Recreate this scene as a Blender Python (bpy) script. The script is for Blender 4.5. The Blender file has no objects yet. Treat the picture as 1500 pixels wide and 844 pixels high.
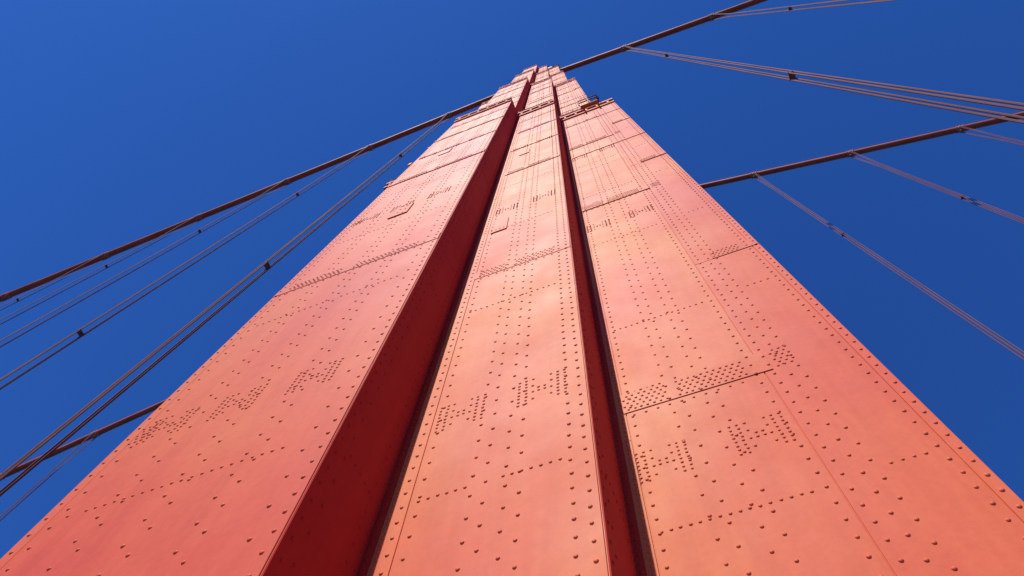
import bpy, math, random
import numpy as np
from mathutils import Vector, Matrix
random.seed(7)
rng = np.random.default_rng(7)
sc = bpy.context.scene
CX = -4.9          # longitudinal centre of the tower
YC = 7.3           # transverse centre of near leg
DECK = -1.6        # eye height is z = 0

# ------------------------------------------------------------------ materials
def newmat(name):
    m = bpy.data.materials.new(name); m.use_nodes = True
    nt = m.node_tree
    return m, nt, nt.nodes["Principled BSDF"]

def ramp(nt, fac, stops):
    r = nt.nodes.new("ShaderNodeValToRGB")
    e = r.color_ramp.elements
    while len(e) < len(stops): e.new(0.5)
    for i, (p, c) in enumerate(stops):
        e[i].position = p; e[i].color = (*c, 1)
    nt.links.new(fac, r.inputs[0]); return r.outputs[0]

def noise(nt, vec, scale, detail=4, rough=0.55, mscale=None):
    if mscale:
        mp = nt.nodes.new("ShaderNodeMapping"); mp.inputs["Scale"].default_value = mscale
        nt.links.new(vec, mp.inputs[0]); vec = mp.outputs[0]
    n = nt.nodes.new("ShaderNodeTexNoise")
    n.inputs["Scale"].default_value = scale; n.inputs["Detail"].default_value = detail
    n.inputs["Roughness"].default_value = rough
    nt.links.new(vec, n.inputs["Vector"]); return n.outputs["Fac"]

def mixc(nt, a, b, fac, mode='MIX'):
    m = nt.nodes.new("ShaderNodeMix"); m.data_type = 'RGBA'; m.blend_type = mode
    for s, val in ((m.inputs[0], fac), (m.inputs[6], a), (m.inputs[7], b)):
        if hasattr(val, "links"): nt.links.new(val, s)
        elif isinstance(val, tuple): s.default_value = (*val, 1)
        else: s.default_value = val
    return m.outputs[2]

def paint(name, c1, c2, c3, rough=0.60, bump=0.05, spec=0.22, island=False, painted_sheen=None):
    m, nt, b = newmat(name)
    tc = nt.nodes.new("ShaderNodeTexCoord").outputs["Object"]
    big = noise(nt, tc, 0.36, 2, 0.45, (1, 1, 0.5))
    if painted_sheen:   # sun sheen painted into the base colour: redder low down, more orange above
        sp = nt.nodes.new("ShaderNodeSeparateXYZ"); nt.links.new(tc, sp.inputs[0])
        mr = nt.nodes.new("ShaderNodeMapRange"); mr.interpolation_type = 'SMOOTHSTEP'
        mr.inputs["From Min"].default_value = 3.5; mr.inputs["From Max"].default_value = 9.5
        mr.inputs["To Min"].default_value = painted_sheen[0]; mr.inputs["To Max"].default_value = painted_sheen[1]
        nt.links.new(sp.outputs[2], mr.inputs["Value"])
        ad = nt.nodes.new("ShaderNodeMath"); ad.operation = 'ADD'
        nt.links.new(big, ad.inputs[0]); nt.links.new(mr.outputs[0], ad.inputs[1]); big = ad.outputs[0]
    col = ramp(nt, big, [(0.30, c1), (0.50, c2), (0.70, c3)])
    streak = noise(nt, tc, 1.0, 6, 0.6, (5.0, 5.0, 0.35))
    col = mixc(nt, col, ramp(nt, streak, [(0.3, (0.90, 0.82, 0.82)), (0.55, (1, 1, 1)), (0.8, (1.03, 1.14, 1.12))]), 0.75, 'MULTIPLY')
    blot = noise(nt, tc, 2.6, 5, 0.65)
    col = mixc(nt, col, ramp(nt, blot, [(0.35, (0.94, 0.87, 0.87)), (0.55, (1, 1, 1)), (0.7, (1.02, 1.10, 1.07))]), 0.6, 'MULTIPLY')
    fine = noise(nt, tc, 14, 6, 0.7)
    col = mixc(nt, col, ramp(nt, fine, [(0.3, (0.92, 0.88, 0.88)), (0.6, (1.02, 1.04, 1.04))]), 0.7, 'MULTIPLY')
    if island:
        g = nt.nodes.new("ShaderNodeNewGeometry")
        col = mixc(nt, col, ramp(nt, g.outputs["Random Per Island"], [(0.0, (0.95, 0.88, 0.88)), (0.5, (1, 1, 1)), (1.0, (1.03, 1.12, 1.07))]), 0.8, 'MULTIPLY')
    sc1 = noise(nt, tc, 1.0, 8, 0.75, (26, 26, 2.2))
    msk = ramp(nt, sc1, [(0.69, (0, 0, 0)), (0.77, (1, 1, 1))])
    col = mixc(nt, col, (0.74, 0.32, 0.22), mixc(nt, (0, 0, 0), msk, 0.45))
    nt.links.new(col, b.inputs["Base Color"])
    rr = ramp(nt, noise(nt, tc, 0.9, 5, 0.6), [(0.3, (rough - .03,) * 3), (0.7, (rough + .05,) * 3)])
    nt.links.new(rr, b.inputs["Roughness"])
    b.inputs["Specular IOR Level"].default_value = spec
    b1 = nt.nodes.new("ShaderNodeBump"); b1.inputs["Strength"].default_value = bump; b1.inputs["Distance"].default_value = 0.03
    nt.links.new(noise(nt, tc, 1.0, 2, 0.4), b1.inputs["Height"])
    b2 = nt.nodes.new("ShaderNodeBump"); b2.inputs["Strength"].default_value = 0.2; b2.inputs["Distance"].default_value = 0.002
    nt.links.new(noise(nt, tc, 60, 4, 0.6), b2.inputs["Height"])
    nt.links.new(b1.outputs[0], b2.inputs["Normal"])
    nt.links.new(b2.outputs[0], b.inputs["Normal"])
    return m

C1, C2, C3 = (0.66, 0.082, 0.044), (0.70, 0.118, 0.047), (0.73, 0.185, 0.052)
M_paint = paint("tower_orange_paint", C1, C2, C3, island=True, painted_sheen=(-.06, .07))
M_paintL = paint("tower_orange_paint_less_sheen", C1, C2, C3, island=True, painted_sheen=(-.11, -.04))  # same colours, with less of the sun sheen painted in
M_rivet = paint("rivet_orange_paint", (0.65, 0.085, 0.042), (0.68, 0.108, 0.045), (0.71, 0.15, 0.05), 0.6, 0.0)
M_recess = paint("shaded_recess_paint", (0.42, 0.019, 0.013), (0.46, 0.023, 0.015), (0.50, 0.030, 0.018), 0.7, 0.03, 0.10)  # shade of the recess walls painted in as a darker red
M_cable = paint("cable_orange_paint", (0.36, 0.062, 0.040), (0.41, 0.075, 0.045), (0.46, 0.10, 0.06), 0.6, 0.0)
M_rope = paint("suspender_paint", (0.17, 0.062, 0.066), (0.20, 0.074, 0.074), (0.25, 0.095, 0.09), 0.7, 0.0, .2)
M_band = paint("cable_band_paint", (0.42, 0.13, 0.10), (0.46, 0.15, 0.12), (0.5, 0.18, 0.14), 0.6, 0.0)
M_rail = paint("handrail_paint", (0.10, 0.03, 0.025), (0.12, 0.035, 0.03), (0.16, 0.045, 0.035), 0.6, 0.0)

def simple(name, c, rough, sc_=3.0, var=0.25):
    m, nt, b = newmat(name)
    tc = nt.nodes.new("ShaderNodeTexCoord").outputs["Object"]
    n = noise(nt, tc, sc_, 6, 0.65)
    nt.links.new(ramp(nt, n, [(0.3, tuple(x * (1 - var) for x in c)), (0.7, tuple(x * (1 + var) for x in c))]), b.inputs["Base Color"])
    b.inputs["Roughness"].default_value = rough
    return m
M_conc = simple("sidewalk_concrete", (0.21, 0.195, 0.18), 0.85)
M_asph = simple("road_asphalt", (0.05, 0.05, 0.052), 0.9, 8)
M_white = simple("road_paint", (0.75, 0.75, 0.72), 0.7, 10, 0.08)
M_water = simple("bay_water", (0.015, 0.05, 0.065), 0.12, 0.02)

# ------------------------------------------------------------------ mesh builder
class B:
    def __init__(s): s.v = []; s.f = []
    def prism(s, poly, z0, z1):
        n = len(poly); o = len(s.v)
        s.v += [(x, y, z0) for x, y in poly] + [(x, y, z1) for x, y in poly]
        for i in range(n):
            j = (i + 1) % n
            s.f.append((o + i, o + j, o + n + j, o + n + i))
        s.f.append(tuple(o + n + i for i in range(n)))
        s.f.append(tuple(o + i for i in reversed(range(n))))
    def box(s, x0, x1, y0, y1, z0, z1):
        s.prism([(x0, y0), (x1, y0), (x1, y1), (x0, y1)], z0, z1)
    def tube(s, pts, r, n=10, caps=True):
        o = len(s.v); pts = [Vector(p) for p in pts]
        for i, p in enumerate(pts):
            d = (pts[min(i + 1, len(pts) - 1)] - pts[max(i - 1, 0)]).normalized()
            up = Vector((0, 1, 0)) if abs(d.y) < 0.9 else Vector((0, 0, 1))
            a = d.cross(up).normalized(); b = a.cross(d).normalized()
            for k in range(n):
                t = 2 * math.pi * k / n
                s.v.append(tuple(p + a * math.cos(t) * r + b * math.sin(t) * r))
        for i in range(len(pts) - 1):
            for k in range(n):
                k2 = (k + 1) % n
                s.f.append((o + i * n + k, o + i * n + k2, o + (i + 1) * n + k2, o + (i + 1) * n + k))
        if caps:
            s.f.append(tuple(o + k for k in reversed(range(n))))
            s.f.append(tuple(o + (len(pts) - 1) * n + k for k in range(n)))
    def obj(s, name, mat, parent=None, smooth=False):
        me = bpy.data.meshes.new(name); me.from_pydata(s.v, [], s.f); me.validate(); me.update()
        if smooth:
            me.polygons.foreach_set("use_smooth", [True] * len(me.polygons))
        me.materials.append(mat)
        ob = bpy.data.objects.new(name, me); sc.collection.objects.link(ob)
        if parent: ob.parent = parent
        return ob

def empty(name):
    e = bpy.data.objects.new(name, None); sc.collection.objects.link(e); return e

# ------------------------------------------------------------------ tower
TIERS = [(-66, 43.2, [(1.785, 2.68), (4.07, 3.69), (7.36, 4.82)]),
         (43.2, 78, [(1.62, 3.35), (3.95, 4.20), (6.30, 5.20)]),
         (78, 112, [(1.50, 3.95), (3.50, 4.80), (5.60, 5.80)]),
         (112, 145, [(1.40, 4.55), (3.10, 5.30), (5.20, 6.20)])]
def plan(prof, lshift=0.0):
    right = []
    for i, (hw, y) in enumerate(prof):
        right.append((hw, y))
        if i + 1 < len(prof): right.append((hw, prof[i + 1][1]))
    fr = [(CX + x, y) for x, y in right]
    fl = [(CX - x + (lshift if k == len(right) - 1 else 0), y) for k, (x, y) in enumerate(right)]
    front = list(reversed(fl)) + fr
    back = [(x, 2 * YC - y) for x, y in reversed(front)]
    return front + back

tower = empty("suspension_bridge_tower")
leg = B()
for i, (z0, z1, prof) in enumerate(TIERS):
    leg.prism(plan(prof, 0.35 if i == 0 else 0), z0, z1)
leg.prism(plan([(1.3, 5.35), (3.95, 5.9)]), 145, 149.2)
leg.prism(plan([(1.0, 5.75), (2.9, 6.2)]), 149.2, 150.6)
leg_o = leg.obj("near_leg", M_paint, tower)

G = 0.012
class Panel:
    def __init__(s, y, x0, x1): s.y, s.x0, s.x1, s.pl = y, x0, x1, []
    def strips(s, xs, seams, t=0.014):
        xs = list(xs)
        for (a, b), zz in zip(zip(xs[:-1], xs[1:]), seams):
            zz = list(zz)
            for c, d in zip(zz[:-1], zz[1:]):
                s.pl.append((a + G / 2, b - G / 2, c + G / 2, d - G / 2, t + random.uniform(-.002, .004)))
    def add(s, *p): s.pl.append(p)
    def surf(s, x, z):
        h = None
        for a, b, c, d, t in s.pl:
            if a <= x <= b and c <= z <= d: h = max(h or 0, t)
        return h
plates = B(); platesL = B(); recess = B(); rivets = []
def rv(P, x, z, r=0.0205, jit=0.005):
    x += random.uniform(-jit, jit); z += random.uniform(-jit, jit)
    if x < P.x0 + 0.03 or x > P.x1 - 0.03: return
    h = P.surf(x, z)
    if h is None: return
    rivets.append((x, P.y - h, z, 0, r * random.uniform(0.92, 1.06)))

def col(P, x, z0, z1, dz, ph=0.0, skip=0.0):
    z = z0 + ph
    while z < z1:
        if random.random() >= skip: rv(P, x, z, .0225)
        z += dz
def row(P, x0, x1, z, dx, skip=0.0):
    x = x0
    while x <= x1 + 1e-4:
        if random.random() >= skip: rv(P, x, z)
        x += dx
def zig(P, x, w, z0, z1, dz):
    col(P, x - w, z0, z1, dz); col(P, x + w, z0, z1, dz, dz / 2)
def H(P, x, z, rows=8, p=0.08, x3=True):
    for k in range(rows):
        dz = (k - (rows - 1) / 2) * p
        for dx in (-.29, -.20, .20, .29): rv(P, x + dx, z + dz, .0195)
        if k % 2: 
            rv(P, x - .115, z + dz, .0195); rv(P, x + .115, z + dz, .0195)
        if abs(dz) < p * 1.2:
            rv(P, x - .04, z + dz, .0195); rv(P, x + .04, z + dz, .0195)
def grid(P, x0, x1, z0, nz, dx=0.088, dz=0.088):
    for k in range(nz):
        row(P, x0 + (dx / 2 if k % 2 else 0), x1, z0 + k * dz, dx)

PER = 10.6
def detail(P, kind, ztop, zb=-1.5):
    rz = [5.85 + 5.1 * i - 5.1 for i in range(40)]
    rz = [z for z in rz if zb < z < ztop - .3]
    Hs = [z for z in (7.55 + PER * i - PER for i in range(15)) if zb < z < ztop - 1]
    Ss = [z for z in (12.72 + PER * i - PER for i in range(15)) if zb < z < ztop - .5]
    Bs = [z for z in (8.25 + 11.3 * i - 11.3 for i in range(15)) if zb < z < ztop - .5]
    w = P.x1 - P.x0
    if kind == 'L':
        col(P, P.x0 + .09, zb, ztop, .26); col(P, P.x0 + .33, zb, ztop, .30, .1)
        col(P, P.x1 - .09, zb, ztop, .24); col(P, P.x1 - .30, zb, ztop, .42, .1)
        for fx in (.30, .52, .73): zig(P, P.x0 + fx * w, .085, zb, ztop, .36)
        for z in rz: row(P, P.x0 + .45, P.x1 - .42, z, .115, .06)
        for z in Hs:
            for fx in (.19, .47, .77): H(P, P.x0 + fx * w, z)
            grid(P, P.x0 + .22, P.x0 + .5, z - .2, 5)
        for z in Ss:
            grid(P, P.x0 + .4, P.x0 + .42 * w, z + .07, 4); grid(P, P.x0 + .50 * w, P.x1 - .45, z + .07, 3)
            row(P, P.x0 + .2, P.x1 - .2, z - .08, .16)
    if kind == 'M':
        col(P, P.x0 + .125, zb, ztop, .10); col(P, P.x0 + .23, zb, ztop, .23, .05); col(P, P.x0 + .42, zb, ztop, .30)
        col(P, P.x1 - .09, zb, ztop, .22); col(P, P.x1 - .24, zb, ztop, .22, .11)
        zig(P, P.x0 + .47 * w, .075, zb, ztop, .33); zig(P, P.x0 + .63 * w, .075, zb, ztop, .33)
        for z in rz: row(P, P.x0 + .42, P.x1 - .3, z, .10, .03)
        for z in Hs:
            H(P, P.x0 + .30 * w, z - .1); H(P, P.x0 + .76 * w, z - .1)
        for z in Ss:
            grid(P, P.x0 + .42, P.x0 + .42 * w, z + .07, 4); grid(P, P.x0 + .52 * w, P.x1 - .32, z + .07, 4)
            row(P, P.x0 + .45, P.x1 - .3, z - .08, .16)
    if kind == 'R':
        xs = P.x0 + .625 * w
        col(P, P.x0 + .145, zb, ztop, .10); col(P, P.x0 + .28, zb, ztop, .23, .05)
        col(P, xs - .10, zb, ztop, .24); col(P, xs + .10, zb, ztop, .24, .12)
        zig(P, xs + .34, .07, zb, ztop, .30)
        zig(P, P.x0 + .27 * w, .08, zb, ztop, .34); zig(P, P.x0 + .40 * w, .08, zb, ztop, .34)
        col(P, P.x1 - .06, zb, ztop, .22); col(P, P.x1 - .21, zb, ztop, .22, .11)
        for z in rz:
            row(P, P.x0 + .3, xs - .15, z, .10, .03); row(P, xs + .55, P.x1 - .28, z + .1, .11, .03)
        for z in Hs:
            H(P, P.x0 + .155 * w, z - .55); H(P, P.x0 + .50 * w, z - .55)
        for z in Bs:
            grid(P, P.x0 + .16, P.x0 + .25 * w, z + .06, 6); grid(P, P.x0 + .29 * w, xs - .18, z + .06, 5, .088)
            row(P, P.x0 + .3, xs - .15, z - .09, .16)
            grid(P, xs + .2, xs + .46, z + .06, 6)
        for z in Ss:
            grid(P, xs + .38, P.x1 - .32, z + .06, 4)

def seams(base, per, z0, z1):
    r = [z0]; z = base - per * 3
    while z < z1 - .6:
        if z > z0 + .6: r.append(z)
        z += per * (1 if z < 14 else .5)
    return r + [z1]

for ti, (z0, z1, prof) in enumerate(TIERS):
    zb = -1.58 if ti == 0 else z0 + .02
    zt = z1 - .02
    (h0, y0), (h1, y1), (h2, y2) = prof
    L = Panel(y0, CX - h0 + .004, CX + h0 - .004)
    L.strips([L.x0, L.x0 + .19, L.x1], [seams(20, 22, zb, zt), seams(12.72, PER, zb, zt)])
    Mp = Panel(y1, CX + h0 + .02, CX + h1 - .004)
    Mp.strips([Mp.x0, Mp.x0 + .31, Mp.x1], [seams(20, 22, zb, zt), seams(12.72, PER, zb, zt)])
    R = Panel(y2, CX + h1 + .02, CX + h2 - .004)
    w = R.x1 - R.x0; xs = R.x0 + .625 * w
    R.strips([R.x0, R.x0 + .20, xs, R.x1 - .13, R.x1], [seams(7.6, 22, zb, zt), seams(8.25, 11.3, zb, zt), seams(12.72, PER, zb, zt), seams(20, 30, zb, zt)])
    def th(z): return .025 if z < 15 else .042
    for z in (8.25 + 11.3 * i for i in range(-1, 12)):
        if zb + .3 < z < zt - 1: R.add(R.x0 + .17, xs + .12, z, z + .50, th(z))
    for z in (12.72 + PER * i for i in range(-1, 12)):
        if zb + .3 < z < zt - 1:
            R.add(xs + .35, R.x1 - .01, z, z + .38, th(z))
            L.add(L.x0 + .02, L.x1 - .01, z, z + .40, th(z))
            Mp.add(Mp.x0 + .3, Mp.x1 - .01, z, z + .40, th(z))
    for z in (28.6, 38.5, 50, 57, 65, 71, 84, 92, 100, 118, 126, 135):
        if zb + .3 < z < zt - 1:
            for P in (L, Mp, R): P.add(P.x0 + .21, P.x1 - .01, z, z + .3, .04)
    if ti == 0:
        L.add(-5.15, -4.62, 16.9, 17.9, .045); Mp.add(-2.70, -2.30, 15.9, 16.9, .045)
        L.add(-5.4, -4.9, 27.2, 28.1, .045); Mp.add(-2.4, -2.0, 26.6, 27.5, .045)
    LM = Panel(y1, CX - h1 + .004, CX - h0 - .02); LM.strips([LM.x0, LM.x1], [seams(12.72, PER, zb, zt)])
    LR = Panel(y2, CX - h2 + (.36 if ti == 0 else .004), CX - h1 - .02); LR.strips([LR.x0, LR.x1], [seams(8.25, PER, zb, zt)])
    for P in (L, Mp, R, LM, LR):
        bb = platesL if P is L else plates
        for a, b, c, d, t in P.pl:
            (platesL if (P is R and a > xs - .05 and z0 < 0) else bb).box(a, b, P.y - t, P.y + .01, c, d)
    detail(L, 'L', zt, zb); detail(Mp, 'M', zt, zb); detail(R, 'R', zt, zb)
    if ti == 0:
        detail(LM, 'M', zt, zb); detail(LR, 'R', zt, zb)
    for sg in (1, -1):
      for xo, ya, yb in ((h0, y0, y1), (h1, y1, y2)):
        xw = CX + sg * xo
        def X_(a, b): return sorted((xw + sg * a, xw + sg * b))
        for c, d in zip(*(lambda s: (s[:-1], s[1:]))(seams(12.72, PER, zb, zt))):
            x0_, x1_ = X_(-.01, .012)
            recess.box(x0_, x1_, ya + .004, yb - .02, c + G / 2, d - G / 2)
        if sg < 0: continue
        for yy, dz, ph in ((ya + .10, .24, 0), (ya + .24, .36, .1), (yb - .09, .115, 0), (yb - .22, .23, .05)):
            z = zb + ph
            while z < zt:
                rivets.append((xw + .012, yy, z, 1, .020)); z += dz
        z = 5.85 - 5.1
        while z < zt:
            if z > zb:
                for yy in np.arange(ya + .3, yb - .25, .11): rivets.append((xw + .012, float(yy), z, 1, .02))
            z += 5.1
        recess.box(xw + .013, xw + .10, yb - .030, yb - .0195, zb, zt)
        z = zb + .05
        while z < zt:
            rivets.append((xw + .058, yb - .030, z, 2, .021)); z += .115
for bb, nm, mt in ((plates, "shell_plates", M_paint), (platesL, "shell_plates_less_sheen", M_paintL)):  # second set is redder: less painted sun sheen
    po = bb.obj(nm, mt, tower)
    bm = po.modifiers.new("bev", 'BEVEL'); bm.width = .003; bm.segments = 1; bm.limit_method = 'ANGLE'
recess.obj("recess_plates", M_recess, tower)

def dome(nseg, rings, top):
    v = []; f = []
    for (rr, hh) in rings:
        for k in range(nseg):
            t = 2 * math.pi * k / nseg
            v.append((rr * math.cos(t), -hh, rr * math.sin(t)))
    v.append((0, -top, 0)); ti = len(v) - 1
    for i in range(len(rings) - 1):
        for k in range(nseg):
            k2 = (k + 1) % nseg
            f.append((i * nseg + k, i * nseg + k2, (i + 1) * nseg + k2, (i + 1) * nseg + k))
    o = (len(rings) - 1) * nseg
    for k in range(nseg): f.append((o + k, o + (k + 1) % nseg, ti, ti))
    return np.array(v), f
hi = dome(10, [(1.0, -.1), (.97, .12), (.76, .40), (.40, .54)], .58)
lo = dome(6, [(1.05, -.1), (.90, .48)], .66)
def build_rivets(sel, name, mat):
    allv = []; allf = []; off = 0
    for x, y, z, ax, r in sel:
        tv, tf = hi if z < 17 else lo
        q = tv * r
        if ax == 1: q = np.stack([-q[:, 1], q[:, 0], q[:, 2]], 1)
        allv.append(q + (x, y, z))
        allf += [tuple(i + off for i in (t[:3] if t[2] == t[3] else t)) for t in tf]
        off += len(tv)
    V = np.concatenate(allv)
    me = bpy.data.meshes.new(name); me.from_pydata(V.tolist(), [], allf); me.update()
    me.polygons.foreach_set("use_smooth", [True] * len(me.polygons)); me.materials.append(mat)
    ro = bpy.data.objects.new(name, me); sc.collection.objects.link(ro); ro.parent = tower
build_rivets([r for r in rivets if r[3] == 0], "rivets", M_rivet)
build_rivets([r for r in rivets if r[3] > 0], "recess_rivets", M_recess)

# ledges, cornices and railings on the setbacks
corn = B(); rail = B()
def railing(b, pts, h=1.1, step=1.1, r=.03):
    for a, c in zip(pts[:-1], pts[1:]):
        a = Vector(a); c = Vector(c); n = max(1, int((c - a).length / step))
        for k in range(n + 1):
            p = a.lerp(c, k / n); b.tube([p, p + Vector((0, 0, h))], r, 6)
        for hh in (h * .5, h): b.tube([a + Vector((0, 0, hh)), c + Vector((0, 0, hh))], r, 6)
for i in range(4):
    z0, z1, prof = TIERS[i]
    for sgn in (1, -1):
        prev = 0
        for j, (hw, y) in enumerate(prof):
            xa, xb = (prev, hw) if j else (0, hw)
            X0, X1 = sorted((CX + sgn * xa, CX + sgn * xb))
            inner = .03
            a_ = X0 + (inner if sgn > 0 and j else 0); b_ = X1 - (inner if sgn < 0 and j else 0)
            corn.box(a_, b_, y - .10, y + .05, z1 - 1.15, z1 - .85)
            corn.box(a_, b_, y - .16, y + .05, z1 - .28, z1 + .06)
            n = max(2, int((X1 - X0) / .55))
            for k in range(n):
                xx = X0 + (k + .5) * (X1 - X0) / n
                corn.box(xx - .06, xx + .06, y - .13, y + .02, z1 - .85, z1 - .28)
            xr = X1 - .05 if not (i == 0 and j == 2 and sgn > 0) else 1.6
            railing(rail, [(X0 + .05, y - .1, z1 + .06), (xr, y - .1, z1 + .06)], 1.1, 1.1, .03)
            prev = hw
corn.box(.55, 1.62, 4.45, 5.0, 43.3, 43.42)
railing(rail, [(.5, 4.42, 43.4), (1.72, 4.42, 43.4), (1.72, 5.3, 43.4)], 2.6, .6, .04)
rail.tube([(.7, 4.7, 43.4), (.7, 4.5, 41.6)], .04, 6); rail.tube([(1.55, 4.7, 43.4), (1.55, 4.5, 41.6)], .04, 6)
railing(rail, [(CX - 2.9, 5.8, 150.6), (CX + 3.3, 5.8, 150.6), (CX + 3.6, 8.2, 150.6)], 1.8, 1.1, .07)
railing(rail, [(CX + 4.0, 6.0, 145.1), (CX + 5.3, 6.0, 145.1), (CX + 5.3, 8.2, 145.1)], 1.8, .8, .07)
corn.box(-7.0, -6.69, 2.75, 2.85, 28.8, 28.9); corn.box(-7.02, -6.88, 2.70, 2.88, 28.65, 29.05)
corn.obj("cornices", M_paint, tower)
rail.obj("setback_railings", M_rail, tower)

far = bpy.data.objects.new("far_leg", leg_o.data); sc.collection.objects.link(far); far.parent = tower
far.location = (0, 29.3, 0)
st = B()
for i in range(4):
    z1 = TIERS[i][1]; hw = TIERS[i][2][1][0] - .4
    st.box(CX - hw, CX + hw, 10.2, 33.8, z1 - 7.5, z1 - 1.2)
    for k in range(6):
        y = 13.2 + k * 3.6
        st.box(CX - hw - .25, CX + hw + .25, y - .5, y + .5, z1 - 7.2, z1 - 1.5)
    st.box(CX - hw - .35, CX + hw + .35, 11.0, 33.0, z1 - 1.19, z1 - .4)
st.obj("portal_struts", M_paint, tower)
pier = B(); pier.box(CX - 14, CX + 14, -4, 48, -76, -60); pier.obj("pier", M_conc, tower)

# ------------------------------------------------------------------ cables and suspenders
def zc(x):
    d = abs(x - CX); return 149.0 - .455 * d + (.00012 if x < CX else .0003) * d * d
ycab = {"n": lambda x: 7.3 + .006 * (x - CX), "f": lambda x: 36.7 + .018 * (x - CX)}
hang_r = [CX + 18 + 15.24 * k for k in range(8)]
hang_l = [CX - 18 - 15.24 * k for k in range(15)]
for key in ("n", "f"):
    yf = ycab[key]
    root = empty("main_cable")
    c = B(); xs = np.concatenate([np.linspace(-330, CX, 70), np.linspace(CX, 260, 60)[1:]])
    c.tube([(x, yf(x), zc(x)) for x in xs], .50, 14, False)
    c.obj("wrapped_strand", M_cable, root, True)
    hr = B()
    for s in (-.5, .5):
        hr.tube([(x, yf(x) + s, zc(x) + 1.15) for x in xs], .02, 5, False)
    for x in hang_l + hang_r:
        for s in (-.5, .5):
            hr.tube([(x, yf(x) + s * .6, zc(x) + .3), (x, yf(x) + s, zc(x) + 1.2)], .03, 5)
    hr.obj("hand_ropes", M_rope, root)
    bd = B()
    for x in hang_l + hang_r:
        for a, b2, r in ((-.45, .45, .55), (-.5, -.38, .62), (.38, .5, .62), (-.12, .12, .62)):
            bd.tube([(x + a, yf(x), zc(x + a)), (x + b2, yf(x), zc(x + b2))], r, 14)
        bd.box(x - .4, x + .4, yf(x) - .10, yf(x) + .10, zc(x) - .85, zc(x) - .45)
    bd.obj("cable_bands", M_band, root)
    for x in hang_l + hang_r:
        h = B(); z = zc(x)
        for dx in (-.13, .13):
            for dy in (-1, 1):
                yb = yf(x)
                h.tube([(x + dx, yb + dy * .50, z), (x + dx, yb + dy * .46, z - 2.0), (x + dx, yb + dy * .22, z - 12), (x + dx, yb + dy * .22, DECK)], .046, 6)
        for zz in ((45, 92) if z > 110 else (45,)):
            h.box(x - .18, x + .18, yf(x) - .27, yf(x) + .27, zz, zz + .10)
        h.obj("suspender_rope", M_rope)

# ------------------------------------------------------------------ deck, road, water
d = B(); d.box(-330, 260, 3.0, 41.0, DECK - .5, DECK - .15); d.box(CX - 15, CX + 15, -2.6, 2.99, DECK - .5, DECK)
d.box(-330, 260, 3.0, 11.9, DECK - .149, DECK); d.box(-330, 260, 32.1, 41.0, DECK - .149, DECK)
d.obj("sidewalk", M_conc)
r = B(); r.box(-330, 260, 11.91, 32.09, DECK - .149, DECK - .12); road = r.obj("road", M_asph)
mk = B()
for k in range(5):
    y = 15.3 + k * 3.35
    for x in range(-320, 250, 12): mk.box(x, x + 3.6, y - .06, y + .06, DECK - .118, DECK - .114)
mk.obj("lane_markings", M_white, road)
fence = B()
fence.box(CX - 15, CX + 15, -2.5, -2.38, DECK + 1.15, DECK + 1.25); fence.box(CX - 15, CX + 15, -2.48, -2.40, DECK + .12, DECK + .18)
for k in range(150):
    x = CX - 14.9 + k * .2; fence.box(x - .02, x + .02, -2.47, -2.41, DECK + (.0 if k % 15 == 0 else .18), DECK + 1.15)
fence.obj("pedestrian_railing", M_paint)
wt = B(); wt.v = [(-9000, -9000, -68), (9000, -9000, -68), (9000, 9000, -68), (-9000, 9000, -68)]; wt.f = [(0, 1, 2, 3)]
wt.obj("water", M_water)

# ------------------------------------------------------------------ camera (from vanishing points)
F = 1030.0
U = Vector((50, 370, -F)).normalized()
Lv = Vector((-6313, -2174, -F)); Lv = (Lv - U * Lv.dot(U)).normalized()
X = -Lv; Y = U.cross(X)
R = Matrix((X, Y, U))
cd = bpy.data.cameras.new("camera"); cam = bpy.data.objects.new("camera", cd); sc.collection.objects.link(cam)
cam.matrix_world = R.to_4x4()
cd.sensor_width = 36; cd.lens = 36 * F / 1500; cd.clip_start = .05; cd.clip_end = 20000
sc.camera = cam

# ------------------------------------------------------------------ light
EL = math.radians(53); sx, sy = -.16, -1.0
n = math.hypot(sx, sy); s = Vector((sx / n * math.cos(EL), sy / n * math.cos(EL), math.sin(EL)))
sl = bpy.data.lights.new("sun", 'SUN'); sl.energy = 5.0; sl.angle = math.radians(.5); sl.color = (1, .95, .88)
so = bpy.data.objects.new("sun", sl); sc.collection.objects.link(so); so.rotation_euler = s.to_track_quat('Z', 'Y').to_euler()
w = bpy.data.worlds.new("World"); sc.world = w; w.use_nodes = True
nt = w.node_tree; bg = nt.nodes["Background"]
sky = nt.nodes.new("ShaderNodeTexSky"); sky.sky_type = 'NISHITA'; sky.sun_disc = False
sky.sun_elevation = EL; sky.sun_rotation = math.atan2(sx, sy) % (2 * math.pi)
sky.air_density = 1.0; sky.dust_density = .3; sky.ozone_density = 3.0
m = mixc(nt, sky.outputs[0], (0.22, 0.59, 1.32), 1.0, 'MULTIPLY')
nt.links.new(m, bg.inputs[0]); bg.inputs[1].default_value = .1
sc.view_settings.view_transform = 'Standard'; sc.view_settings.look = 'None'; sc.view_settings.exposure = 0
